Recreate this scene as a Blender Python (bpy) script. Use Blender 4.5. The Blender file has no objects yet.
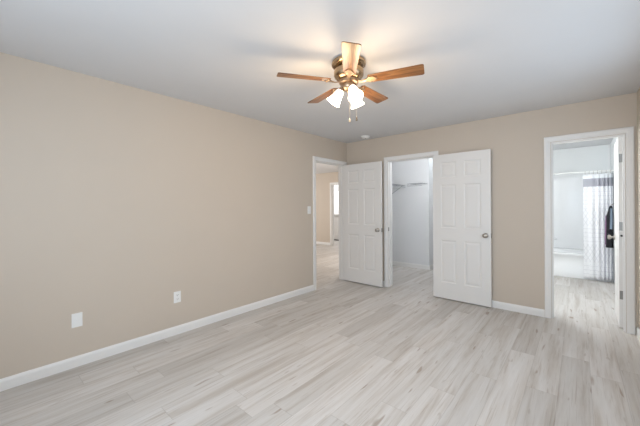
import bpy, math, random
from mathutils import Vector, Matrix
S = bpy.context.scene
C = S.collection
PI = math.pi
R = math.radians

# ------------------------------------------------------------------ camera, world, lights, exposure
CAMX, CAMY, CAMZ = 3.1423, -4.3515, 1.314
YAW, ROLL = 0.7162, -0.006
cd = bpy.data.cameras.new('camera'); cam = bpy.data.objects.new('camera', cd); C.objects.link(cam)
cd.sensor_width = 36.0; cd.lens = 297.4 / 640 * 36.0
cd.shift_y = -(213 - 206.2) / 640
cd.clip_start = 0.02
cam.matrix_world = (Matrix.Translation((CAMX, CAMY, CAMZ)) @ Matrix.Rotation(YAW, 4, 'Z')
                    @ Matrix.Rotation(R(90), 4, 'X') @ Matrix.Rotation(ROLL, 4, 'Z'))
S.camera = cam

w = bpy.data.worlds.new('sky'); S.world = w; w.use_nodes = True
w.node_tree.nodes['Background'].inputs[0].default_value = (0.75, 0.86, 1.0, 1)
w.node_tree.nodes['Background'].inputs[1].default_value = 1.0

def area(name, loc, rot, sx, sy, power, col):
    l = bpy.data.lights.new(name, 'AREA'); l.shape = 'RECTANGLE'; l.size = sx; l.size_y = sy
    l.energy = power; l.color = col
    o = bpy.data.objects.new(name, l); C.objects.link(o); o.location = loc; o.rotation_euler = rot
    return o
def point(name, loc, power, col, rad=0.05):
    l = bpy.data.lights.new(name, 'POINT'); l.energy = power; l.color = col; l.shadow_soft_size = rad
    o = bpy.data.objects.new(name, l); C.objects.link(o); o.location = loc
    return o
# daylight through the two windows of the wall behind the camera and the one on the right
DAY = (0.70, 0.85, 1.0)
area('daylight_rear_window', (0.95, -4.98, 1.45), (R(78), 0, 0), 1.1, 1.4, 4, DAY)
area('daylight_rear_window', (2.45, -4.98, 1.45), (R(90), 0, 0), 1.1, 1.4, 47, DAY)
area('daylight_side_window', (3.60, -1.9, 1.45), (R(93), 0, R(90)), 1.8, 1.4, 10.5, DAY)
# daylight reaching the living room
area('daylight_living_room', (-5.9, 1.0, 1.5), (R(100), 0, R(-90)), 2.4, 1.6, 75, (1.0, 0.97, 0.93))
area('front_hall_fill', (-3.5, 3.95, 2.42), (R(25), 0, 0), 1.0, 0.6, 42, (0.95, 0.97, 1.0))  # overhead fill without a fixture, added to whiten the distant door

point('living_room_fill', (-0.8, 1.5, 1.75), 46, (1.0, 0.97, 0.94), 0.15)  # bodiless fill added out of view to lift the living room ceiling

S.view_settings.view_transform = 'Standard'
S.view_settings.look = 'None'
S.view_settings.gamma = 1.0
S.view_settings.use_curve_mapping = False
S.view_settings.exposure = 0.09
S.cycles.use_denoising = True
S.cycles.max_bounces = 12
S.cycles.diffuse_bounces = 8
S.cycles.sample_clamp_indirect = 6.0
S.cycles.caustics_reflective = False
S.cycles.caustics_refractive = False

# ------------------------------------------------------------------ materials
def srgb(r, g, b):
    f = lambda c: (c / 255) / 12.92 if c / 255 <= 0.04045 else ((c / 255 + 0.055) / 1.055) ** 2.4
    return (f(r), f(g), f(b), 1)
class NT:
    def __init__(s, name):
        s.m = bpy.data.materials.new(name); s.m.use_nodes = True
        s.t = s.m.node_tree; s.b = s.t.nodes['Principled BSDF']
    def n(s, typ, **kw):
        x = s.t.nodes.new(typ)
        for k, v in kw.items(): setattr(x, k, v)
        return x
    def l(s, a, b): s.t.links.new(a, b)
    def math(s, op, a, b=None, c=None):
        x = s.n('ShaderNodeMath', operation=op)
        for i, v in enumerate((a, b, c)):
            if v is None: continue
            if isinstance(v, (int, float)): x.inputs[i].default_value = v
            else: s.l(v, x.inputs[i])
        return x.outputs[0]
    def mix(s, fac, a, b, blend='MIX'):
        x = s.n('ShaderNodeMix', data_type='RGBA', blend_type=blend)
        for i, v in ((0, fac), (6, a), (7, b)):
            if isinstance(v, (int, float, tuple)): x.inputs[i].default_value = v
            else: s.l(v, x.inputs[i])
        return x.outputs[2]
    def ramp(s, fac, stops):
        x = s.n('ShaderNodeValToRGB'); e = x.color_ramp.elements
        while len(e) > 1: e.remove(e[-1])
        e[0].position, e[0].color = stops[0]
        for p, c in stops[1:]:
            k = e.new(p); k.color = c
        s.l(fac, x.inputs[0]); return x.outputs[0]
def paint(name, col, rough=0.5, bump=0.0, scale=300, var=0.03, metal=0.0, spec=0.5):
    t = NT(name)
    nz = t.n('ShaderNodeTexNoise'); nz.inputs['Scale'].default_value = 3.0
    geo = t.n('ShaderNodeTexCoord'); t.l(geo.outputs['Object'], nz.inputs['Vector'])
    dark = tuple(c * (1 - var) for c in col[:3]) + (1,)
    t.l(t.mix(nz.outputs['Fac'], dark, col), t.b.inputs['Base Color'])
    t.b.inputs['Roughness'].default_value = rough; t.b.inputs['Metallic'].default_value = metal
    t.b.inputs['Specular IOR Level'].default_value = spec
    if bump:
        n2 = t.n('ShaderNodeTexNoise'); n2.inputs['Scale'].default_value = scale
        t.l(geo.outputs['Object'], n2.inputs['Vector'])
        bp = t.n('ShaderNodeBump'); bp.inputs['Strength'].default_value = bump; bp.inputs['Distance'].default_value = 0.002
        t.l(n2.outputs['Fac'], bp.inputs['Height']); t.l(bp.outputs[0], t.b.inputs['Normal'])
    return t.m
def emit(name, col, strength, base=(0.9, 0.9, 0.9, 1)):
    t = NT(name); t.b.inputs['Base Color'].default_value = base
    t.b.inputs['Emission Color'].default_value = col; t.b.inputs['Emission Strength'].default_value = strength
    t.b.inputs['Roughness'].default_value = 0.3
    return t.m

M_WALL = paint('beige_wall_paint', srgb(201, 189, 175), 0.7, 0.06, 350)
M_CEIL = paint('white_ceiling_paint', srgb(213, 213, 214), 0.9, 0.10, 220, spec=0.2)
M_TRIM = paint('white_trim_paint', srgb(232, 231, 229), 0.4)
M_DOOR = paint('white_door_paint', srgb(228, 226, 223), 0.45)
M_CLOSET = paint('white_closet_paint', srgb(224, 225, 226), 0.7, 0.05, 350)
M_BATHWALL = paint('white_bathroom_paint', srgb(236, 238, 238), 0.6, 0.03, 350)
M_ACRYL = paint('white_acrylic', srgb(243, 244, 245), 0.15)
M_NICKEL = paint('satin_nickel', srgb(176, 170, 162), 0.3, metal=1.0)
M_HINGE = paint('hinge_nickel', srgb(150, 148, 144), 0.35, metal=1.0)
M_PLATE = paint('white_plastic', srgb(236, 236, 234), 0.35)
M_SLOT = paint('dark_slot', srgb(60, 58, 56), 0.6)
M_BRASS = paint('antique_brass', srgb(196, 170, 136), 0.25, metal=1.0, var=0.25)
M_BRASSD = paint('polished_light_brass', srgb(178, 152, 126), 0.36, metal=1.0, var=0.1)
M_WIRE = paint('shaded_grey_wire', srgb(150, 152, 156), 0.4)  # white wire, its shading is put into this grey
M_BLACK = paint('black_cloth', srgb(16, 17, 24), 0.9, 0.2, 200)
M_GREYCLOTH = paint('grey_cloth', srgb(120, 132, 146), 0.9, 0.2, 200)
M_PINKCLOTH = paint('mauve_cloth', srgb(140, 104, 134), 0.9, 0.2, 200)
M_RUBBER = paint('dark_rubber', srgb(40, 38, 36), 0.7)
M_CHAIN = paint('dimmed_grey_chain', srgb(112, 108, 102), 0.5)  # grey set darker to offset the strong light of the nearby fan lamps
M_GLASS = emit('lit_frosted_shade', (1.0, 0.86, 0.68, 1), 5.0)
M_BULB = emit('lit_bulb', (1.0, 0.86, 0.68, 1), 8.0)
M_PANE = emit('daylight_pane', (0.95, 0.98, 1.0, 1), 0.35)

def floor_mat():
    t = NT('grey_oak_plank')
    tc = t.n('ShaderNodeTexCoord'); sp = t.n('ShaderNodeSeparateXYZ'); t.l(tc.outputs['Object'], sp.inputs[0])
    X, Y = sp.outputs[0], sp.outputs[1]
    W, L = 0.178, 1.22
    u = t.math('DIVIDE', X, W); row = t.math('FLOOR', u); fu = t.math('FRACT', u)
    wn = t.n('ShaderNodeTexWhiteNoise', noise_dimensions='1D'); t.l(row, wn.inputs['W'])
    v = t.math('ADD', t.math('DIVIDE', Y, L), wn.outputs['Value']); col = t.math('FLOOR', v); fv = t.math('FRACT', v)
    cb = t.n('ShaderNodeCombineXYZ'); t.l(row, cb.inputs[0]); t.l(col, cb.inputs[1])
    w2 = t.n('ShaderNodeTexWhiteNoise', noise_dimensions='3D'); t.l(cb.outputs[0], w2.inputs['Vector'])
    rnd = w2.outputs['Value']
    # grain coordinates, shifted for every plank
    gx = t.math('ADD', t.math('MULTIPLY', X, 1.0), t.math('MULTIPLY', rnd, 37.0))
    gy = t.math('ADD', Y, t.math('MULTIPLY', rnd, 91.0))
    def noise(sx, sy, sc, det, rough=0.55, dist=0.0):
        c = t.n('ShaderNodeCombineXYZ'); t.l(t.math('MULTIPLY', gx, sx), c.inputs[0]); t.l(t.math('MULTIPLY', gy, sy), c.inputs[1])
        n = t.n('ShaderNodeTexNoise'); n.inputs['Scale'].default_value = sc; n.inputs['Detail'].default_value = det
        n.inputs['Roughness'].default_value = rough; n.inputs['Distortion'].default_value = dist
        t.l(c.outputs[0], n.inputs['Vector']); return n.outputs['Fac']
    broad = noise(15, 1.0, 1.0, 5, 0.6, 0.5)
    streak = noise(62, 1.7, 1.0, 5, 0.65, 0.35)
    fine = noise(160, 5, 1.0, 3, 0.6)
    knots = noise(22, 4.0, 1.0, 1, 0.4, 0.2)
    c = t.ramp(broad, [(0.30, srgb(188, 179, 170)), (0.48, srgb(209, 204, 199)), (0.68, srgb(219, 216, 213))])
    s = t.ramp(streak, [(0.33, (1, 1, 1, 1)), (0.45, (0, 0, 0, 1))])
    c = t.mix(t.math('MULTIPLY', s, 0.40), c, srgb(150, 130, 110))
    k = t.ramp(knots, [(0.24, (1, 1, 1, 1)), (0.31, (0, 0, 0, 1))])
    c = t.mix(t.math('MULTIPLY', k, 0.65), c, srgb(140, 116, 94))
    c = t.mix(t.math('MULTIPLY', fine, 0.28), c, srgb(150, 142, 134))
    tone = t.ramp(rnd, [(0.0, (0.83, 0.825, 0.815, 1)), (0.5, (0.94, 0.945, 0.945, 1)), (1.0, (1.04, 1.045, 1.05, 1))])
    c = t.mix(1.0, c, tone, 'MULTIPLY')
    eu = t.math('MINIMUM', fu, t.math('SUBTRACT', 1.0, fu)); ev = t.math('MINIMUM', fv, t.math('SUBTRACT', 1.0, fv))
    seam = t.math('MAXIMUM', t.math('LESS_THAN', eu, 0.009), t.math('LESS_THAN', ev, 0.0016))
    c = t.mix(t.math('MULTIPLY', seam, 0.24), c, srgb(110, 100, 92))
    t.l(c, t.b.inputs['Base Color'])
    t.l(t.math('ADD', 0.40, t.math('MULTIPLY', fine, 0.16)), t.b.inputs['Roughness'])
    t.b.inputs['Specular IOR Level'].default_value = 0.4
    bp = t.n('ShaderNodeBump'); bp.inputs['Strength'].default_value = 0.12; bp.inputs['Distance'].default_value = 0.002
    t.l(t.math('SUBTRACT', fine, seam), bp.inputs['Height']); t.l(bp.outputs[0], t.b.inputs['Normal'])
    return t.m
M_FLOOR = floor_mat()

def wood_mat():   # blades: grain runs along the blade's own X
    t = NT('honey_oak_veneer')
    tc = t.n('ShaderNodeTexCoord'); mp = t.n('ShaderNodeMapping'); mp.inputs['Scale'].default_value = (3, 40, 3)
    t.l(tc.outputs['Object'], mp.inputs[0])
    n = t.n('ShaderNodeTexNoise'); n.inputs['Scale'].default_value = 1.5; n.inputs['Detail'].default_value = 5; n.inputs['Distortion'].default_value = 1.2
    t.l(mp.outputs[0], n.inputs['Vector'])
    c = t.ramp(n.outputs['Fac'], [(0.30, srgb(84, 52, 28)), (0.5, srgb(126, 84, 46)), (0.72, srgb(156, 114, 72))])
    t.l(c, t.b.inputs['Base Color']); t.b.inputs['Roughness'].default_value = 0.3
    t.b.inputs['Coat Weight'].default_value = 0.12; t.b.inputs['Coat Roughness'].default_value = 0.15
    return t.m
M_WOOD = wood_mat()

def curtain_mat():
    t = NT('patterned_curtain_fabric')
    uv = t.n('ShaderNodeUVMap'); uv.uv_map = 'UVMap'
    sp = t.n('ShaderNodeSeparateXYZ'); t.l(uv.outputs[0], sp.inputs[0])
    U, V = sp.outputs[0], sp.outputs[1]
    def tri(x): return t.math('ABSOLUTE', t.math('SUBTRACT', t.math('FRACT', x), 0.5))
    a = t.math('MULTIPLY', U, 7.0); b = t.math('MULTIPLY', V, 9.0)
    d1 = tri(t.math('ADD', a, b)); d2 = tri(t.math('SUBTRACT', a, b))
    line = t.math('LESS_THAN', t.math('MINIMUM', d1, d2), 0.07)
    dots = t.math('MULTIPLY', t.math('GREATER_THAN', d1, 0.40), t.math('GREATER_THAN', d2, 0.40))
    z1 = t.math('FRACT', t.math('MULTIPLY', V, 1.6)); sel = t.math('GREATER_THAN', z1, 0.5)
    pat = t.math('ADD', t.math('MULTIPLY', line, sel), t.math('MULTIPLY', t.math('MAXIMUM', dots, t.math('LESS_THAN', tri(t.math('MULTIPLY', V, 14)), 0.06)), t.math('SUBTRACT', 1.0, sel)))
    c = t.mix(t.math('MULTIPLY', pat, 0.36), srgb(240, 240, 242), srgb(186, 186, 192))
    band = t.math('MULTIPLY', t.math('GREATER_THAN', V, 1.625), t.math('LESS_THAN', V, 1.765))
    c = t.mix(band, c, srgb(172, 172, 180))
    head = t.math('GREATER_THAN', V, 1.765)
    c = t.mix(head, c, srgb(238, 240, 242))
    t.l(c, t.b.inputs['Base Color']); t.b.inputs['Roughness'].default_value = 0.85
    t.b.inputs['Sheen Weight'].default_value = 0.2
    return t.m
M_CURTAIN = curtain_mat()

# ------------------------------------------------------------------ mesh helpers
class MB:
    def __init__(s): s.v = []; s.f = []; s.uv = None
    def box(s, x0, x1, y0, y1, z0, z1):
        i = len(s.v)
        s.v += [(x, y, z) for z in (z0, z1) for y in (y0, y1) for x in (x0, x1)]
        s.f += [tuple(i + k for k in q) for q in ((0, 2, 3, 1), (4, 5, 7, 6), (0, 1, 5, 4), (2, 6, 7, 3), (0, 4, 6, 2), (1, 3, 7, 5))]
        return s
    def lathe(s, prof, n=32, mat=None, cap=True):
        """prof: list of (r, z) revolved about local Z."""
        i = len(s.v); mat = mat or Matrix()
        for r, z in prof:
            for k in range(n):
                a = 2 * PI * k / n
                s.v.append(tuple(mat @ Vector((r * math.cos(a), r * math.sin(a), z))))
        for j in range(len(prof) - 1):
            for k in range(n):
                a, b = i + j * n + k, i + j * n + (k + 1) % n
                s.f.append((a, b, b + n, a + n))
        if cap:
            s.f.append(tuple(i + k for k in reversed(range(n))))
            j = i + (len(prof) - 1) * n
            s.f.append(tuple(j + k for k in range(n)))
        return s
    def tube(s, pts, r, n=10):
        P = [Vector(p) for p in pts]; i = len(s.v)
        rr = r if isinstance(r, (list, tuple)) else [r] * len(P)
        ref = None
        for k, p in enumerate(P):
            d = (P[min(k + 1, len(P) - 1)] - P[max(k - 1, 0)]).normalized()
            if ref is None: ref = d.orthogonal().normalized()
            a = (ref - d * ref.dot(d)).normalized(); b = d.cross(a); ref = a
            for q in range(n):
                t = 2 * PI * q / n
                s.v.append(tuple(p + (a * math.cos(t) + b * math.sin(t)) * rr[k]))
        for k in range(len(P) - 1):
            for q in range(n):
                a, b = i + k * n + q, i + k * n + (q + 1) % n
                s.f.append((a, b, b + n, a + n))
        s.f.append(tuple(i + q for q in reversed(range(n))))
        j = i + (len(P) - 1) * n
        s.f.append(tuple(j + q for q in range(n)))
        return s
    def sweep(s, path, closed_ends=True):
        """path: list of rings (equal-length lists of points)."""
        i = len(s.v); n = len(path[0])
        for ring in path: s.v += [tuple(p) for p in ring]
        for k in range(len(path) - 1):
            for q in range(n):
                a, b = i + k * n + q, i + k * n + (q + 1) % n
                s.f.append((a, b, b + n, a + n))
        if closed_ends:
            s.f.append(tuple(i + q for q in reversed(range(n))))
            j = i + (len(path) - 1) * n
            s.f.append(tuple(j + q for q in range(n)))
        return s
    def build(s, name, mat, parent=None, smooth=False, bevel=0.0, loc=None, rot=None, angle=35):
        me = bpy.data.meshes.new(name); me.from_pydata(s.v, [], s.f); me.update()
        import bmesh
        bm = bmesh.new(); bm.from_mesh(me); bmesh.ops.recalc_face_normals(bm, faces=bm.faces); bm.to_mesh(me); bm.free()
        me.materials.append(mat)
        if smooth:
            for p in me.polygons: p.use_smooth = True
            me.set_sharp_from_angle(angle=R(angle))
        o = bpy.data.objects.new(name, me); C.objects.link(o)
        if parent: o.parent = parent
        if loc: o.location = loc
        if rot: o.rotation_euler = rot
        if bevel:
            b = o.modifiers.new('edge', 'BEVEL'); b.width = bevel; b.segments = 2; b.limit_method = 'ANGLE'; b.angle_limit = R(40)
        return o
def empty(name, loc, rot=(0, 0, 0)):
    o = bpy.data.objects.new(name, None); C.objects.link(o); o.location = loc; o.rotation_euler = rot
    o.empty_display_size = 0.1; return o
def tag(o, label, cat, group=None, kind=None):
    o['label'] = label; o['category'] = cat
    if group: o['group'] = group
    if kind: o['kind'] = kind
    return o
def struct(o, label, cat): return tag(o, label, cat, kind='structure')

# ------------------------------------------------------------------ room shell
H = 2.44; RX = 3.587; RY = -4.98; T = 0.12; HD = 2.035   # right wall, rear wall, wall thickness, door head
HALLX = -6.0; FARY = 3.40; BATHY = 3.42
# openings
EY0, EY1 = -0.845, -0.085      # bedroom entry, in the left wall
CX0, CX1 = 0.812, 1.556        # closet, in the back wall
BX0, BX1 = 2.902, 3.502        # bathroom, in the back wall

struct(MB().box(HALLX - T, RX + T, RY - T, 5.3, -0.1, 0).build('floor', M_FLOOR), 'light grey oak plank flooring running through all the rooms', 'floor')
struct(MB().box(HALLX - T, RX + T, RY - T, 5.3, H, H + 0.1).build('ceiling', M_CEIL), 'flat white painted ceiling above the empty room', 'ceiling')

m = MB(); m.box(-T, 0, RY - T, EY0, 0, H); m.box(-T, 0, EY0, EY1, HD, H); m.box(-T, 0, EY1, T, 0, H)
struct(m.build('wall_left', M_WALL), 'long bare beige wall with two outlets low down', 'wall')
m = MB(); m.box(0, CX0, 0, T, 0, H); m.box(CX0, CX1, 0, T, HD, H); m.box(CX1, BX0, 0, T, 0, H); m.box(BX0, BX1, 0, T, HD, H); m.box(BX1, RX, 0, T, 0, H)
wb = struct(m.build('wall_back', M_WALL), 'beige wall with the closet and bathroom doorways', 'wall')
# paint on its far side differs
# right wall with a window opening beside the camera
WY0, WY1, WZ0, WZ1 = -2.8, -1.0, 0.75, 2.15
m = MB(); m.box(RX, RX + T, RY - T, WY0, 0, H); m.box(RX, RX + T, WY1, 0.06, 0, H); m.box(RX, RX + T, WY0, WY1, 0, WZ0); m.box(RX, RX + T, WY0, WY1, WZ1, H)
struct(m.build('wall_right', M_WALL), 'narrow strip of beige wall right of the bathroom doorway', 'wall')
m = MB()
xs = [0, 0.40, 1.50, 1.90, 3.00, RX]
m.box(xs[0], xs[1], RY - T, RY, 0, H); m.box(xs[2], xs[3], RY - T, RY, 0, H); m.box(xs[4], xs[5], RY - T, RY, 0, H)
for a, b in ((0.40, 1.50), (1.90, 3.00)):
    m.box(a, b, RY - T, RY, 0, WZ0); m.box(a, b, RY - T, RY, WZ1, H)
struct(m.build('wall_front', M_WALL), 'beige wall with two windows behind the viewer', 'wall')

# closet, bathroom and living room shells
REC = 0.83                      # the closet's back wall stops at this corner, a deeper part lies to its right
m = MB(); m.box(-0.16, -0.06, T, 1.82, 0, H); struct(m.build('wall_closet_left', M_CLOSET), 'white closet wall that carries the left wire shelf', 'wall')
m = MB(); m.box(-0.06, REC, 1.70, 1.82, 0, H); m.box(REC - 0.12, REC, 1.82, 2.60, 0, H); struct(m.build('wall_closet_back', M_CLOSET), 'white closet wall facing the closet doorway', 'wall')
m = MB(); m.box(REC - 0.12, 1.95, 2.60, 2.70, 0, H); struct(m.build('wall_closet_recess', M_CLOSET), 'sliver of white wall deep inside the closet', 'wall')
m = MB(); m.box(1.95, 2.06, T, BATHY, 0, H); struct(m.build('wall_bathroom_left', M_BATHWALL), 'white partition between closet and bathroom', 'wall')
m = MB(); m.box(1.95, RX + T, BATHY, BATHY + 0.1, 0, H); struct(m.build('wall_bathroom_back', M_BATHWALL), 'bright white bathroom wall above the tub surround', 'wall')
m = MB(); m.box(RX, RX + T, 0.06, BATHY, 0, H); struct(m.build('wall_bathroom_right', M_BATHWALL), 'white bathroom wall behind the open bathroom door', 'wall')
m = MB(); m.box(0, CX0, T, T + 0.012, 0, H); m.box(CX0, CX1, T, T + 0.012, HD, H); m.box(CX1, 1.95, T, T + 0.012, 0, H)
struct(m.build('wall_closet_front', M_CLOSET), 'white closet side of the wall between bedroom and closet', 'wall')
m = MB(); m.box(2.06, BX0, T, T + 0.012, 0, H); m.box(BX0, BX1, T, T + 0.012, HD, H); m.box(BX1, RX, T, T + 0.012, 0, H)
struct(m.build('wall_bathroom_front', M_BATHWALL), 'white bathroom side of the wall between bedroom and bathroom', 'wall')
# living room beyond the entry door: far wall has an opening to the front door
OX0, OX1 = -3.09, -2.20
m = MB(); m.box(HALLX, OX0, FARY, FARY + T, 0, H); m.box(OX0, OX1, FARY, FARY + T, HD, H); m.box(OX1, -0.16, FARY, FARY + T, 0, H)
struct(m.build('wall_living_room_far', M_WALL), 'far beige wall seen through the entry doorway', 'wall')
m = MB(); m.box(HALLX - T, HALLX, -2.4, 5.3, 0, 0.70); m.box(HALLX - T, HALLX, -2.4, 5.3, 2.30, H); m.box(HALLX - T, HALLX, -2.4, -0.2, .7, 2.3); m.box(HALLX - T, HALLX, 2.2, 5.3, .7, 2.3)
struct(m.build('wall_living_room_left', M_WALL), 'beige living room wall with a wide window', 'wall')
m = MB(); m.box(HALLX, -T, -2.4, -2.28, 0, H); struct(m.build('wall_living_room_near', M_WALL), 'beige wall closing the near end of the living room', 'wall')
m = MB(); m.box(-0.26, -0.16, T, FARY, 0, H); struct(m.build('wall_living_room_right', M_WALL), 'beige living room wall backing onto the closet', 'wall')
FY = 4.75
m = MB(); m.box(HALLX, -0.16, FY + 0.05, FY + 0.15, 0, H); struct(m.build('wall_front_hall', M_BATHWALL), 'pale wall around the distant white door', 'wall')

# ------------------------------------------------------------------ trim: baseboards, casings, jambs
def baseboard(name, a, b, nrm, label, h=0.086, t=0.014):
    """runs from a to b (x, y), standing off the wall along nrm"""
    prof = [(0, 0), (t, 0), (t, h - 0.022), (t - 0.003, h - 0.010), (t - 0.008, h), (0, h)]
    rings = [[(p[0] + nrm[0] * d, p[1] + nrm[1] * d, z) for d, z in prof] for p in (a, b)]
    return struct(MB().sweep(rings).build(name, M_TRIM), label, 'baseboard')
CW = 0.066
baseboard('baseboard_left', (0, RY), (0, EY0 - CW - 0.002), (1, 0), 'white baseboard along the long left wall')
baseboard('baseboard_back', (CX1 + CW, 0), (BX0 - CW - 0.002, 0), (0, -1), 'white baseboard between the closet door and bathroom doorway')
baseboard('baseboard_back', (0.016, 0), (CX0 - CW - 0.002, 0), (0, -1), 'white baseboard hidden behind the open entry door')
baseboard('baseboard_right', (RX, RY), (RX, -0.016), (-1, 0), 'short white baseboard at the right edge of the picture')
baseboard('baseboard_closet_back', (-0.06, 1.70), (REC + 0.014, 1.70), (0, -1), 'white baseboard along the closet back wall')
baseboard('baseboard_closet_return', (REC, 1.70), (REC, 2.60), (1, 0), 'white baseboard turning the corner inside the closet')
baseboard('baseboard_living_room', (HALLX, FARY), (OX0 - 0.075, FARY), (0, -1), 'white baseboard along the far living room wall')

CPROF = [(0.004, 0), (0.004, 0.010), (0.010, 0.013), (0.022, 0.014), (0.030, 0.017), (0.052, 0.018), (0.062, 0.016), (CW, 0.011), (CW, 0)]
def casing(name, x0, x1, top, to_world, label, mirror=None, parent=None):
    """U-shaped mitred architrave; to_world(u, d, z): u along the wall, d off the wall"""
    rings = [[to_world(x0 - o, d, 0.0) for o, d in CPROF], [to_world(x0 - o, d, top + o) for o, d in CPROF],
             [to_world(x1 + o, d, top + o) for o, d in CPROF], [to_world(x1 + o, d, 0.0) for o, d in CPROF]]
    o = MB().sweep(rings).build(name, M_TRIM, parent)
    return o
def jamb(x0, x1, top, depth, to_world, parent, stop=0.05):
    """board lining of the opening plus the stop strip; d runs from 0 (room side) to -depth"""
    m = MB(); t = 0.018
    def bx(a, b, d0, d1, z0, z1):
        p, q = to_world(a, d0, z0), to_world(b, d1, z1)
        m.box(min(p[0], q[0]), max(p[0], q[0]), min(p[1], q[1]), max(p[1], q[1]), z0, z1)
    bx(x0 - 0.0005, x0 + 0.006, 0.001, -depth - 0.001, 0, top); bx(x1 - 0.006, x1 + 0.0005, 0.001, -depth - 0.001, 0, top); bx(x0, x1, 0.001, -depth - 0.001, top - 0.006, top + 0.0005)
    s0, s1 = -stop, -stop - 0.03
    bx(x0 + 0.006, x0 + 0.016, s0, s1, 0, top - 0.006); bx(x1 - 0.016, x1 - 0.006, s0, s1, 0, top - 0.006); bx(x0 + 0.016, x1 - 0.016, s0, s1, top - 0.016, top - 0.006)
    return m.build('jamb', M_TRIM, parent)
back = lambda u, d, z: (u, -d, z)
left = lambda u, d, z: (d, u, z)
far = lambda u, d, z: (u, FARY - d, z)
t1 = struct(casing('trim_1', EY0, EY1, HD, left, ''), 'white casing of the bedroom entry doorway in the left wall', 'door frame'); jamb(EY0, EY1, HD, T, left, t1)
casing('hall_casing', EY0, EY1, HD, lambda u, d, z: (-T - d, u, z), '', parent=t1)
t2 = struct(casing('trim_2', CX0, CX1, HD, back, ''), 'white casing of the closet doorway between the two open doors', 'door frame'); jamb(CX0, CX1, HD, T + 0.012, back, t2)
t3 = struct(casing('trim_3', BX0, BX1, HD, back, ''), 'white casing of the bathroom doorway at the far right', 'door frame'); jamb(BX0, BX1, HD, T + 0.012, back, t3, stop=0.03)
t4 = struct(casing('trim_4', OX0, OX1, HD, far, ''), 'white casing of the distant doorway across the living room', 'door frame')
jamb(OX0, OX1, HD, T, far, t4)
MB().box(CX0 + 0.006, CX0 + 0.0075, -0.003, 0.024, 0.905, 0.965).build('strike_plate', M_HINGE, t2)

# ------------------------------------------------------------------ six-panel doors
def panel_door(name, W, HT, TH, parent=None, mat=M_DOOR):
    """slab in local x 0..W, y -TH..0 (front face y=-TH), z 0..HT with six moulded panels on both faces"""
    st, mu = 0.112, 0.100
    pw = (W - 2 * st - mu) / 2
    xs = [0, st, st + pw, st + pw + mu, W - st, W]
    zs = [0, 0.225, 0.815, 0.985, 1.590, 1.690, 1.905, HT]
    m = MB()
    for side in (0, 1):
        y0 = -TH if side == 0 else 0.0; sg = 1 if side == 0 else -1
        for i in range(5):
            for j in range(7):
                a, b, c, d = xs[i], xs[i + 1], zs[j], zs[j + 1]
                if i in (1, 3) and j in (1, 3, 5):
                    rings = [(0, 0), (0.010, 0.006), (0.018, 0.0065), (0.042, 0.0015)]
                    base = len(m.v)
                    for off, dep in rings:
                        m.v += [(a + off, y0 + sg * dep, c + off), (b - off, y0 + sg * dep, c + off), (b - off, y0 + sg * dep, d - off), (a + off, y0 + sg * dep, d - off)]
                    for r in range(3):
                        for q in range(4):
                            p, n = base + r * 4 + q, base + r * 4 + (q + 1) % 4
                            m.f.append((p, n, n + 4, p + 4))
                    e = base + 12; m.f.append((e, e + 1, e + 2, e + 3))
                else:
                    e = len(m.v); m.v += [(a, y0, c), (b, y0, c), (b, y0, d), (a, y0, d)]; m.f.append((e, e + 1, e + 2, e + 3))
    e = len(m.v)
    m.v += [(0, -TH, 0), (W, -TH, 0), (W, 0, 0), (0, 0, 0), (0, -TH, HT), (W, -TH, HT), (W, 0, HT), (0, 0, HT)]
    m.f += [(e, e + 1, e + 2, e + 3), (e + 4, e + 5, e + 6, e + 7), (e, e + 4, e + 7, e + 3), (e + 1, e + 5, e + 6, e + 2)]
    import bmesh
    me = bpy.data.meshes.new(name); me.from_pydata(m.v, [], m.f)
    bm = bmesh.new(); bm.from_mesh(me); bmesh.ops.remove_doubles(bm, verts=bm.verts, dist=1e-5)
    bmesh.ops.recalc_face_normals(bm, faces=bm.faces); bm.to_mesh(me); bm.free()
    me.materials.append(mat)
    o = bpy.data.objects.new(name, me); C.objects.link(o)
    if parent: o.parent = parent
    return o
ROSE = [(0.0, 0.0), (0.032, 0.0), (0.032, 0.004), (0.027, 0.009), (0.014, 0.012)]
KNOB = [(0.011, 0.010), (0.011, 0.030), (0.017, 0.034), (0.026, 0.041), (0.0285, 0.050), (0.026, 0.059), (0.016, 0.065), (0.0, 0.066)]
def add_knobs(door, x, z, TH, back_too=True, short=False):
    for s in ((1, -1) if back_too else (1,)):
        M = Matrix.Translation((x, -TH if s == 1 else 0.0, z)) @ Matrix.Rotation(R(90) * s, 4, 'X')
        kn = MB().lathe([(r, h * (0.72 if s == -1 and short else 1)) for r, h in KNOB], 28, M).build('door_knob', M_NICKEL, door, True); kn['label'] = 'round satin nickel knob'
        MB().lathe(ROSE, 28, M).build('rosette', M_NICKEL, kn, True)
def add_hinges(door, HT, TH, zs=(0.20, 1.0, 1.83)):
    for z in zs:
        m = MB(); m.box(-0.002, 0.0, -TH + 0.002, -0.002, z - 0.045, z + 0.045)
        m.lathe([(0.006, -0.047), (0.006, 0.047)], 12, Matrix.Translation((-0.004, 0.004, z)))
        h = m.build('hinge', M_HINGE, door); h['label'] = 'satin nickel butt hinge'
DW = 0.76
d1 = panel_door('door_1', 0.752, 2.015, 0.035); struct(d1, 'white six-panel door swung open in front of the room corner', 'door')
d1.location = (0.008, -0.090, 0.014); d1.rotation_euler = (0, 0, R(0))
add_knobs(d1, 0.692, 0.91, 0.035); add_hinges(d1, 2.015, 0.035)
MB().box(0.752, 0.7535, -0.030, -0.005, 0.88, 0.94).build('latch_plate', M_HINGE, d1)

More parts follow.
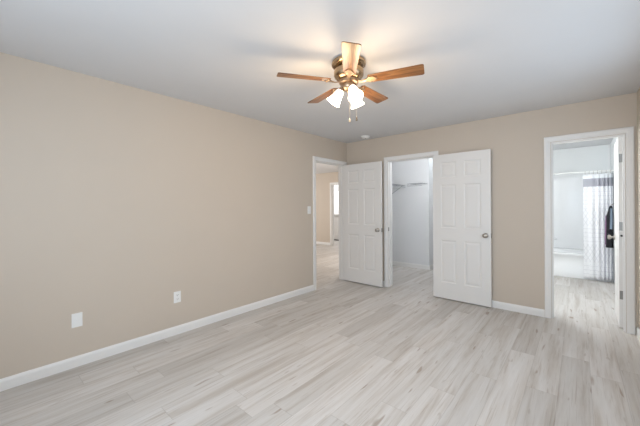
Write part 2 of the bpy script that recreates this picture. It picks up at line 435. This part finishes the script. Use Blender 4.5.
d2 = panel_door('door_2', 0.736, 2.015, 0.035); struct(d2, 'white six-panel closet door folded flat back against the beige wall', 'door')
d2.location = (1.562, -0.030, 0.014); d2.rotation_euler = (0, 0, R(-0.8))
add_knobs(d2, 0.676, 0.91, 0.035, short=True); add_hinges(d2, 2.015, 0.035)
MB().box(0.736, 0.7375, -0.030, -0.005, 0.88, 0.94).build('latch_plate', M_HINGE, d2)

d3 = panel_door('door_3', 0.59, 2.015, 0.035); struct(d3, 'white bathroom door opened inward and seen edge on', 'door')
d3.location = (BX1 - 0.041, 0.100, 0.012); d3.rotation_euler = (0, 0, R(89.5))
add_knobs(d3, 0.53, 0.91, 0.035)
for z in (0.345, 1.07, 1.79):
    m = MB(); m.box(-0.002, 0.0, -0.033, -0.003, z - 0.045, z + 0.045)
    m.lathe([(0.0065, z - 0.048), (0.0065, z + 0.048)], 12, Matrix.Translation((-0.003, -0.041, 0)))
    for k in (-0.03, 0.0, 0.03): m.lathe([(0.0035, 0), (0.0035, 0.0012)], 8, Matrix.Translation((-0.0018, -0.018, z + k)) @ Matrix.Rotation(R(-90), 4, 'Y'))
    h = m.build('hinge', M_HINGE, d3, True); h['label'] = 'satin nickel butt hinge'
m = MB().lathe([(0.009, 0), (0.011, 0.004), (0.011, 0.012), (0.006, 0.016)], 14, Matrix.Translation((-0.004, -0.020, 0.972)) @ Matrix.Rotation(R(-90), 4, 'Y'))
h = m.build('door_stop', M_RUBBER, d3, True); h['label'] = 'small dark rubber bumper'

# distant half-glazed door across the living room
d4 = MB(); W4 = 0.92; x4 = -4.30
d4.box(0, 0.14, -0.045, 0, 0, 2.03); d4.box(W4 - 0.14, W4, -0.045, 0, 0, 2.03); d4.box(0.14, W4 - 0.14, -0.045, 0, 0, 0.22); d4.box(0.14, W4 - 0.14, -0.045, 0, 1.88, 2.03); d4.box(0.14, W4 - 0.14, -0.045, 0, 0.86, 1.00)
d4.box(0.14, W4 - 0.14, -0.034, -0.01, 0.22, 0.86); d4.box(0.19, 0.44, -0.040, -0.03, 0.27, 0.81); d4.box(0.48, W4 - 0.19, -0.040, -0.03, 0.27, 0.81)
o4 = struct(d4.build('door_4', M_DOOR, bevel=0.004), 'distant white door with a glazed upper half beyond the living room', 'door'); o4.location = (x4, FY, 0.012)
MB().box(0.14, W4 - 0.14, -0.028, -0.020, 1.00, 1.88).build('glass_pane', M_PANE, o4)
MB().box(0.12, W4 - 0.12, -0.056, -0.045, 0.915, 0.935).build('sill_moulding', M_HINGE, o4)
MB().box(-0.02, W4 + 0.02, -0.10, 0.02, -0.011, 0.012).build('threshold_shadow', M_RUBBER, o4)  # strip coloured dark to draw the shadow line under the door

# ------------------------------------------------------------------ things on the walls and ceiling
def plate(name, y, z, w, h, label, cat):
    o = MB().box(0, 0.006, -w / 2, w / 2, -h / 2, h / 2).build(name, M_PLATE, bevel=0.003); o.location = (0.0, y, z)
    return tag(o, label, cat)
o = plate('cable_outlet', -3.818, 0.383, 0.072, 0.116, 'blank-looking white wall plate nearer the viewer on the left wall', 'outlet')
MB().lathe([(0.005, 0), (0.005, 0.010), (0.002, 0.010)], 12, Matrix.Translation((0.006, 0, 0.0)) @ Matrix.Rotation(R(90), 4, 'Y')).build('jack', M_PLATE, o, True)
for z in (-0.042, 0.042): MB().lathe([(0.003, 0), (0.003, 0.001)], 10, Matrix.Translation((0.006, 0, z)) @ Matrix.Rotation(R(90), 4, 'Y')).build('screw', M_PLATE, o)
o = plate('wall_outlet', -3.003, 0.383, 0.072, 0.116, 'white duplex power outlet farther along the left wall, with slotted sockets', 'outlet')
for z in (-0.021, 0.021):
    s_ = MB(); n_ = 20
    ring = [(0.017 * math.cos(2 * PI * k / n_), max(-0.0135, min(0.0135, 0.017 * math.sin(2 * PI * k / n_)))) for k in range(n_)]
    s_.sweep([[(0.006, a, z + b) for a, b in ring], [(0.0085, a, z + b) for a, b in ring]])
    so = s_.build('socket', M_PLATE, o)
    k_ = MB(); k_.box(0.0085, 0.0090, -0.0085, -0.0060, z - 0.001, z + 0.008); k_.box(0.0085, 0.0090, 0.0055, 0.0085, z - 0.001, z + 0.008); k_.lathe([(0.003, 0), (0.003, 0.0006)], 10, Matrix.Translation((0.0085, 0, z - 0.007)) @ Matrix.Rotation(R(90), 4, 'Y'))
    k_.build('slots', M_SLOT, so)
o = plate('light_switch', -1.000, 1.256, 0.072, 0.118, 'white light switch beside the bedroom entry doorway', 'switch')
m = MB(); m.box(0.006, 0.008, -0.006, 0.006, -0.013, 0.013); m.sweep([[(0.007, -0.004, -0.004), (0.007, 0.004, -0.004), (0.007, 0.004, 0.006), (0.007, -0.004, 0.006)], [(0.018, -0.003, 0.005), (0.018, 0.003, 0.005), (0.018, 0.003, 0.011), (0.018, -0.003, 0.011)]])
m.build('toggle', M_PLATE, o)

sd = MB().lathe([(0.0, H - 0.036), (0.040, H - 0.036), (0.055, H - 0.031), (0.062, H - 0.018), (0.070, H - 0.012), (0.070, H)], 36, Matrix.Translation((0.545, -0.24, 0))).build('smoke_detector', M_PLATE, None, True)
tag(sd, 'small round white smoke detector on the ceiling near the corner', 'smoke detector')
MB().lathe([(0.010, H - 0.039), (0.012, H - 0.036)], 16, Matrix.Translation((0.545, -0.24, 0))).build('test_button', M_HINGE, sd)

# ------------------------------------------------------------------ ceiling fan
FX, FYY = 1.791, -2.448
fan = tag(empty('ceiling_fan', (FX, FYY, H)), 'brass ceiling fan with five oak blades and lit frosted shades', 'ceiling fan')
MB().lathe([(0.0, 0.0000), (0.118, 0.0000), (0.131, -0.0072), (0.134, -0.0198), (0.130, -0.0306), (0.118, -0.0378), (0.104, -0.0423), (0.0, -0.0423)], 48).build('ceiling_plate', M_BRASS, fan, True)
MB().lathe([(0.0, -0.0396), (0.094, -0.0414), (0.098, -0.0522), (0.110, -0.0612), (0.116, -0.0765), (0.116, -0.1062), (0.110, -0.1206), (0.094, -0.1350), (0.080, -0.1422), (0.0, -0.1422)], 48).build('motor_housing', M_BRASS, fan, True)
MB().lathe([(0.0, -0.1404), (0.066, -0.1422), (0.074, -0.1494), (0.074, -0.1692), (0.064, -0.1746), (0.0, -0.1746)], 40).build('flywheel', M_BRASSD, fan, True)
MB().lathe([(0.0, -0.1728), (0.052, -0.1746), (0.056, -0.1836), (0.054, -0.2034), (0.046, -0.2160), (0.030, -0.2268), (0.014, -0.2322), (0.008, -0.2412), (0.0, -0.2430)], 36).build('switch_housing', M_BRASSD, fan, True)
# blade outline: rounded slightly flared paddle
def blade_outline():
    r0, r1, w0, w1 = 0.152, 0.557, 0.047, 0.0605
    pts = []
    def corner(cx, cy, r, a0, a1):
        for k in range(7):
            a = R(a0 + (a1 - a0) * k / 6); pts.append((cx + r * math.cos(a), cy + r * math.sin(a)))
    corner(r1 - 0.022, w1 - 0.022, 0.022, 90, 0) if False else None
    corner(r0 + 0.020, -(w0 - 0.020), 0.020, 180, 270)
    corner(r1 - 0.016, -(w1 - 0.016), 0.016, 270, 360)
    corner(r1 - 0.016, w1 - 0.016, 0.016, 0, 90)
    corner(r0 + 0.020, w0 - 0.020, 0.020, 90, 180)
    return pts
bo = blade_outline()
bmb = MB().sweep([[(x, y, 0.0) for x, y in bo], [(x, y, 0.006) for x, y in bo]])
irn = MB()
irn.sweep([[(0.066, -0.016, -0.004), (0.066, 0.016, -0.004), (0.066, 0.016, 0.002), (0.066, -0.016, 0.002)],
           [(0.110, -0.010, -0.014), (0.110, 0.010, -0.014), (0.110, 0.010, -0.008), (0.110, -0.010, -0.008)],
           [(0.140, -0.014, -0.010), (0.140, 0.014, -0.010), (0.140, 0.014, -0.004), (0.140, -0.014, -0.004)],
           [(0.165, -0.034, -0.006), (0.165, 0.034, -0.006), (0.165, 0.034, 0.0), (0.165, -0.034, 0.0)],
           [(0.190, -0.030, -0.006), (0.190, 0.030, -0.006), (0.190, 0.030, 0.0), (0.190, -0.030, 0.0)],
           [(0.222, -0.008, -0.006), (0.222, 0.008, -0.006), (0.222, 0.008, 0.0), (0.222, -0.008, 0.0)]])
for x, y in ((0.172, -0.026), (0.172, 0.026), (0.208, 0.0)):
    irn.lathe([(0.0, -0.0115), (0.004, -0.011), (0.0075, -0.008), (0.0085, -0.005)], 14, Matrix.Translation((x, y, 0)))
for k in range(5):
    if k == 0:
        b = bmb.build('blade', M_WOOD, fan, bevel=0.0015); ir = irn.build('blade_iron', M_BRASSD, b, True)
        proto_b, proto_i = b, ir
    else:
        b = proto_b.copy(); C.objects.link(b); b.parent = fan
        ir = proto_i.copy(); C.objects.link(ir); ir.parent = b
    b.location = (0, 0, -0.159); b.rotation_euler = (R(-11), 0, R(-52.92 + 72 * k))
# light kit: three arms with bell shades
SH = [(0.020, 0.000), (0.026, 0.006), (0.031, 0.020), (0.036, 0.045), (0.043, 0.075), (0.051, 0.098), (0.058, 0.112)]
shade_prof = SH + [(r - 0.004, z - 0.001) for r, z in reversed(SH)]
for k, az in enumerate((-30, 90, 214)):
    d = Vector((math.cos(R(az)), math.sin(R(az)), 0)); ax = (d * math.cos(R(56)) + Vector((0, 0, -math.sin(R(56))))).normalized()
    neck = d * 0.060 + Vector((0, 0, -0.221))
    q = Vector((0, 0, 1)).rotation_difference(ax).to_matrix().to_4x4()
    arm = MB().tube([d * 0.030 + Vector((0, 0, -0.200)), d * 0.048 + Vector((0, 0, -0.204)), neck - ax * 0.012, neck + ax * 0.004], 0.009, 12)
    arm.lathe([(0.012, -0.010), (0.023, -0.004), (0.025, 0.010), (0.022, 0.012)], 24, Matrix.Translation(neck) @ q)
    arm.build('lamp_arm', M_BRASSD, fan, True)
    sh = MB().lathe(shade_prof, 36, Matrix.Translation(neck) @ q, cap=False).build('lamp_shade', M_GLASS, fan, True); sh['label'] = 'lit frosted glass bell shade'
    MB().lathe([(0.0, 0.012), (0.012, 0.014), (0.014, 0.03), (0.024, 0.055), (0.026, 0.070), (0.020, 0.086), (0.0, 0.094)], 20, Matrix.Translation(neck) @ q).build('bulb', M_BULB, sh, True)
    P = Vector((FX, FYY, H)) + neck + ax * 0.165
    point('fan_lamp', P, 6.6, (1.0, 0.71, 0.42), 0.08)
for (off, zb, col, lab) in ((Vector((0.033, -0.038, 0)), -0.488, M_CHAIN, 'pale'), (Vector((math.cos(R(41)), math.sin(R(41)), 0)) * 0.060, -0.462, M_RUBBER, 'dark')):
    top = Vector((off.x * 0.8, off.y * 0.8, -0.185))
    ch = MB().tube([top, off + Vector((0, 0, -0.200)), off + Vector((0, 0, zb + 0.03))], 0.0006, 6).build('pull_chain', M_CHAIN, fan, True)
    pb = MB().lathe([(0.0, zb + 0.034), (0.004, zb + 0.030), (0.0075, zb + 0.012), (0.006, zb), (0.0, zb - 0.002)], 14, Matrix.Translation(off)).build('pull_bob', col, ch, True); pb['label'] = lab + ' teardrop pull bob'

# ------------------------------------------------------------------ closet shelves
def wire_shelf(name, org, ux, uy, L, D, label):
    """L along ux, D along uy (both unit 2-vectors), at height org.z; front edge at D"""
    e = tag(empty(name, org), label, 'shelf')
    P = lambda a, b, z: (ux[0] * a + uy[0] * b, ux[1] * a + uy[1] * b, z)
    m = MB(); n = int(L / 0.026)
    for k in range(n + 1):
        a = L * k / n
        m.tube([P(a, 0.004, 0), P(a, D, 0), P(a, D + 0.004, -0.055)], 0.0021, 6)
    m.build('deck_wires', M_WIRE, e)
    m = MB()
    for b, z in ((0.006, -0.004), (D * 0.5, -0.004), (D, -0.004), (D + 0.004, -0.055)): m.tube([P(0, b, z), P(L, b, z)], 0.0035, 8)
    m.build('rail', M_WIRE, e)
    for a in ([L * 0.06, L * 0.94] if L > 0.5 else []):
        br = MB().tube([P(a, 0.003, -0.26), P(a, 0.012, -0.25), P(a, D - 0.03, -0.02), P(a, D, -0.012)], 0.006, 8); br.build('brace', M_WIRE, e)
    return e
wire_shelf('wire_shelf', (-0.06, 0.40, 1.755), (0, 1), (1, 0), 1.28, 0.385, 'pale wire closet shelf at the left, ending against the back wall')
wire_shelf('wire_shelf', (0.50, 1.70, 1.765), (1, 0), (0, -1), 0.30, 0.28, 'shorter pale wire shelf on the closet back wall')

# unseen fill lights, added to brighten the closet and the top of its recess
point('closet_fill', (1.25, 0.75, H - 0.16), 21, (0.98, 0.985, 1.0), 0.06)
point('closet_fill', (1.16, 1.92, H - 0.15), 3.2, (0.86, 0.95, 1.0), 0.06)

# ------------------------------------------------------------------ bathroom
TX0, TX1, TY0, TY1, TZ = 2.062, RX - 0.002, 2.665, BATHY - 0.002, 0.436
tub = MB()
def rring(x0, x1, y0, y1, r, z, n=6):
    pts = []
    for cx, cy, a0 in ((x1 - r, y1 - r, 0), (x0 + r, y1 - r, 90), (x0 + r, y0 + r, 180), (x1 - r, y0 + r, 270)):
        for k in range(n + 1):
            a = R(a0 + 90 * k / n); pts.append((cx + r * math.cos(a), cy + r * math.sin(a), z))
    return pts
tub.sweep([rring(TX0, TX1, TY0, TY1, 0.004, 0.0), rring(TX0, TX1, TY0, TY1, 0.004, 0.150), rring(TX0, TX1, TY0 + 0.018, TY1, 0.004, 0.180), rring(TX0, TX1, TY0 + 0.018, TY1, 0.004, TZ - 0.05),
           rring(TX0, TX1, TY0, TY1, 0.006, TZ - 0.035), rring(TX0, TX1, TY0, TY1, 0.010, TZ - 0.008), rring(TX0 + 0.012, TX1 - 0.012, TY0 + 0.012, TY1 - 0.012, 0.02, TZ),
           rring(TX0 + 0.08, TX1 - 0.08, TY0 + 0.075, TY1 - 0.06, 0.14, TZ), rring(TX0 + 0.10, TX1 - 0.10, TY0 + 0.095, TY1 - 0.08, 0.14, TZ - 0.02), rring(TX0 + 0.18, TX1 - 0.14, TY0 + 0.14, TY1 - 0.12, 0.12, 0.12), rring(TX0 + 0.26, TX1 - 0.22, TY0 + 0.2, TY1 - 0.18, 0.1, 0.09)])
tag(tub.build('bathtub', M_ACRYL, None, True, angle=50), 'white alcove bathtub with a stepped apron beyond the bathroom doorway', 'bathtub')
m = MB(); m.box(TX0, TX1, BATHY - 0.014, BATHY - 0.001, TZ + 0.002, 1.86); m.box(TX0, TX0 + 0.012, TY0 + 0.02, BATHY - 0.014, TZ + 0.002, 1.86); m.box(TX1 - 0.012, TX1, TY0 + 0.02, BATHY - 0.014, TZ + 0.002, 1.86)
sr = tag(m.build('tub_surround', M_ACRYL, bevel=0.004), 'glossy white wall panels lining the tub alcove', 'surround')
MB().box(2.55, 2.80, BATHY - 0.07, BATHY - 0.014, 0.60, 0.63).build('soap_ledge', M_ACRYL, sr, bevel=0.008)
rod = tag(MB().tube([(2.064, 2.62, 1.885), (RX - 0.002, 2.62, 1.885)], 0.0125, 16).build('shower_rod', M_PLATE, None, True), 'white shower rod across the tub', 'shower rod')
for x, s in ((2.064, 1), (RX - 0.002, -1)):
    MB().lathe([(0.030, 0), (0.030, 0.006), (0.018, 0.018)], 20, Matrix.Translation((x, 2.62, 1.885)) @ Matrix.Rotation(R(90 * s), 4, 'Y')).build('rod_flange', M_PLATE, rod, True)
# curtain: a gathered sheet, pleats deeper towards the wall
cx0, cx1 = 3.200, 3.572
nu, nz = 150, 30
def fold(u):
    t = u
    x = cx0 + (cx1 - cx0) * t
    amp = 0.006 + 0.036 * (t ** 1.3)
    return x, amp * math.sin(2 * PI * (1.4 * t + 4.2 * t ** 2.2))
verts, faces, uvs = [], [], []
for side in (0, 1):
    for j in range(nz + 1):
        z = 0.030 + (1.838 - 0.030) * j / nz
        for i in range(nu + 1):
            u = i / nu; x, dy = fold(u)
            k = 0.75 + 0.35 * (1 - j / nz)
            verts.append((x, 2.606 + dy * k + (0.0016 if side else 0), z)); uvs.append((u * 0.85 + 0.25 * u * u, z))
n1 = (nu + 1) * (nz + 1)
for j in range(nz):
    for i in range(nu):
        a = j * (nu + 1) + i
        faces.append((a, a + 1, a + nu + 2, a + nu + 1)); faces.append((n1 + a, n1 + a + nu + 1, n1 + a + nu + 2, n1 + a + 1))
def rim(idx):
    for a, b in zip(idx, idx[1:]): faces.append((a, n1 + a, n1 + b, b))
rim(list(range(nu + 1))); rim([nz * (nu + 1) + i for i in range(nu, -1, -1)]); rim([j * (nu + 1) for j in range(nz, -1, -1)]); rim([j * (nu + 1) + nu for j in range(nz + 1)])
me = bpy.data.meshes.new('shower_curtain'); me.from_pydata(verts, [], faces)
ul = me.uv_layers.new(name='UVMap')
for lp in me.loops: ul.data[lp.index].uv = uvs[lp.vertex_index]
for p in me.polygons: p.use_smooth = True
me.materials.append(M_CURTAIN)
cu = bpy.data.objects.new('shower_curtain', me); C.objects.link(cu)
tag(cu, 'white shower curtain with grey top band and faint diamond pattern', 'shower curtain')
for k in range(7):
    u = (k + 0.5) / 7; x, dy = fold(u)
    ring = [(x, 2.62 + 0.022 * math.sin(2 * PI * q / 18), 1.868 + 0.030 * math.cos(2 * PI * q / 18)) for q in range(19)]
    MB().tube(ring, 0.0022, 6).build('curtain_ring', M_NICKEL, cu, True)

# dark garment on a hook at the bathroom's right wall
GY = 2.40
hk = tag(MB().tube([(RX - 0.001, GY, 1.325), (RX - 0.03, GY, 1.320), (RX - 0.042, GY, 1.30), (RX - 0.050, GY, 1.315)], 0.005, 10).lathe([(0.018, 0), (0.018, 0.006), (0.008, 0.010)], 18, Matrix.Translation((RX - 0.001, GY, 1.325)) @ Matrix.Rotation(R(-90), 4, 'Y')).build('wall_hook', M_NICKEL, None, True), 'small metal hook above the dark hanging garment', 'hook')
def drape(secs, mat, name, parent=None, ph=0.0):
    """secs: (z, x0, x1, half depth in y)"""
    rings = []
    for z, x0, x1, hy in secs:
        ring = []
        for q in range(28):
            a = 2 * PI * q / 28
            wob = 1 + 0.10 * math.sin(5 * a + ph + z * 3)
            ring.append(((x0 + x1) / 2 + (x1 - x0) / 2 * math.cos(a), GY + hy * math.sin(a) * wob, z))
        rings.append(ring)
    return MB().sweep(rings).build(name, mat, parent, True, angle=60)
g = drape([(1.295, 3.525, 3.548, 0.012), (1.27, 3.512, 3.556, 0.03), (1.20, 3.498, 3.560, 0.05), (1.12, 3.478, 3.562, 0.075), (1.05, 3.476, 3.562, 0.08), (0.90, 3.476, 3.562, 0.085), (0.75, 3.472, 3.562, 0.09), (0.615, 3.470, 3.562, 0.09)], M_BLACK, 'hanging_garment')
tag(g, 'dark garment hanging on the wall hook beside the shower curtain', 'garment')
m = MB(); m.sweep([[(3.515, GY - 0.075, 0.92), (3.545, GY - 0.070, 0.92), (3.545, GY - 0.098, 0.92), (3.515, GY - 0.103, 0.92)], [(3.520, GY - 0.070, 1.10), (3.550, GY - 0.060, 1.10), (3.550, GY - 0.085, 1.10), (3.520, GY - 0.092, 1.10)], [(3.522, GY - 0.030, 1.25), (3.548, GY - 0.028, 1.25), (3.548, GY - 0.046, 1.25), (3.522, GY - 0.050, 1.25)]])
m.build('grey_strap', M_GREYCLOTH, g)
m = MB(); m.sweep([[(3.462, GY - 0.03, 0.66), (3.476, GY - 0.03, 0.66), (3.476, GY + 0.02, 0.66), (3.462, GY + 0.02, 0.66)], [(3.468, GY - 0.03, 1.02), (3.482, GY - 0.03, 1.02), (3.482, GY + 0.02, 1.02), (3.468, GY + 0.02, 1.02)], [(3.474, GY - 0.02, 1.13), (3.490, GY - 0.02, 1.13), (3.490, GY + 0.02, 1.13), (3.474, GY + 0.02, 1.13)]])
m.build('mauve_edge', M_PINKCLOTH, g)
point('bathroom_fill', (2.35, 0.95, 1.70), 36, (0.96, 0.985, 1.0), 0.12)  # unseen fill, added and placed to light the tub apron and surround evenly
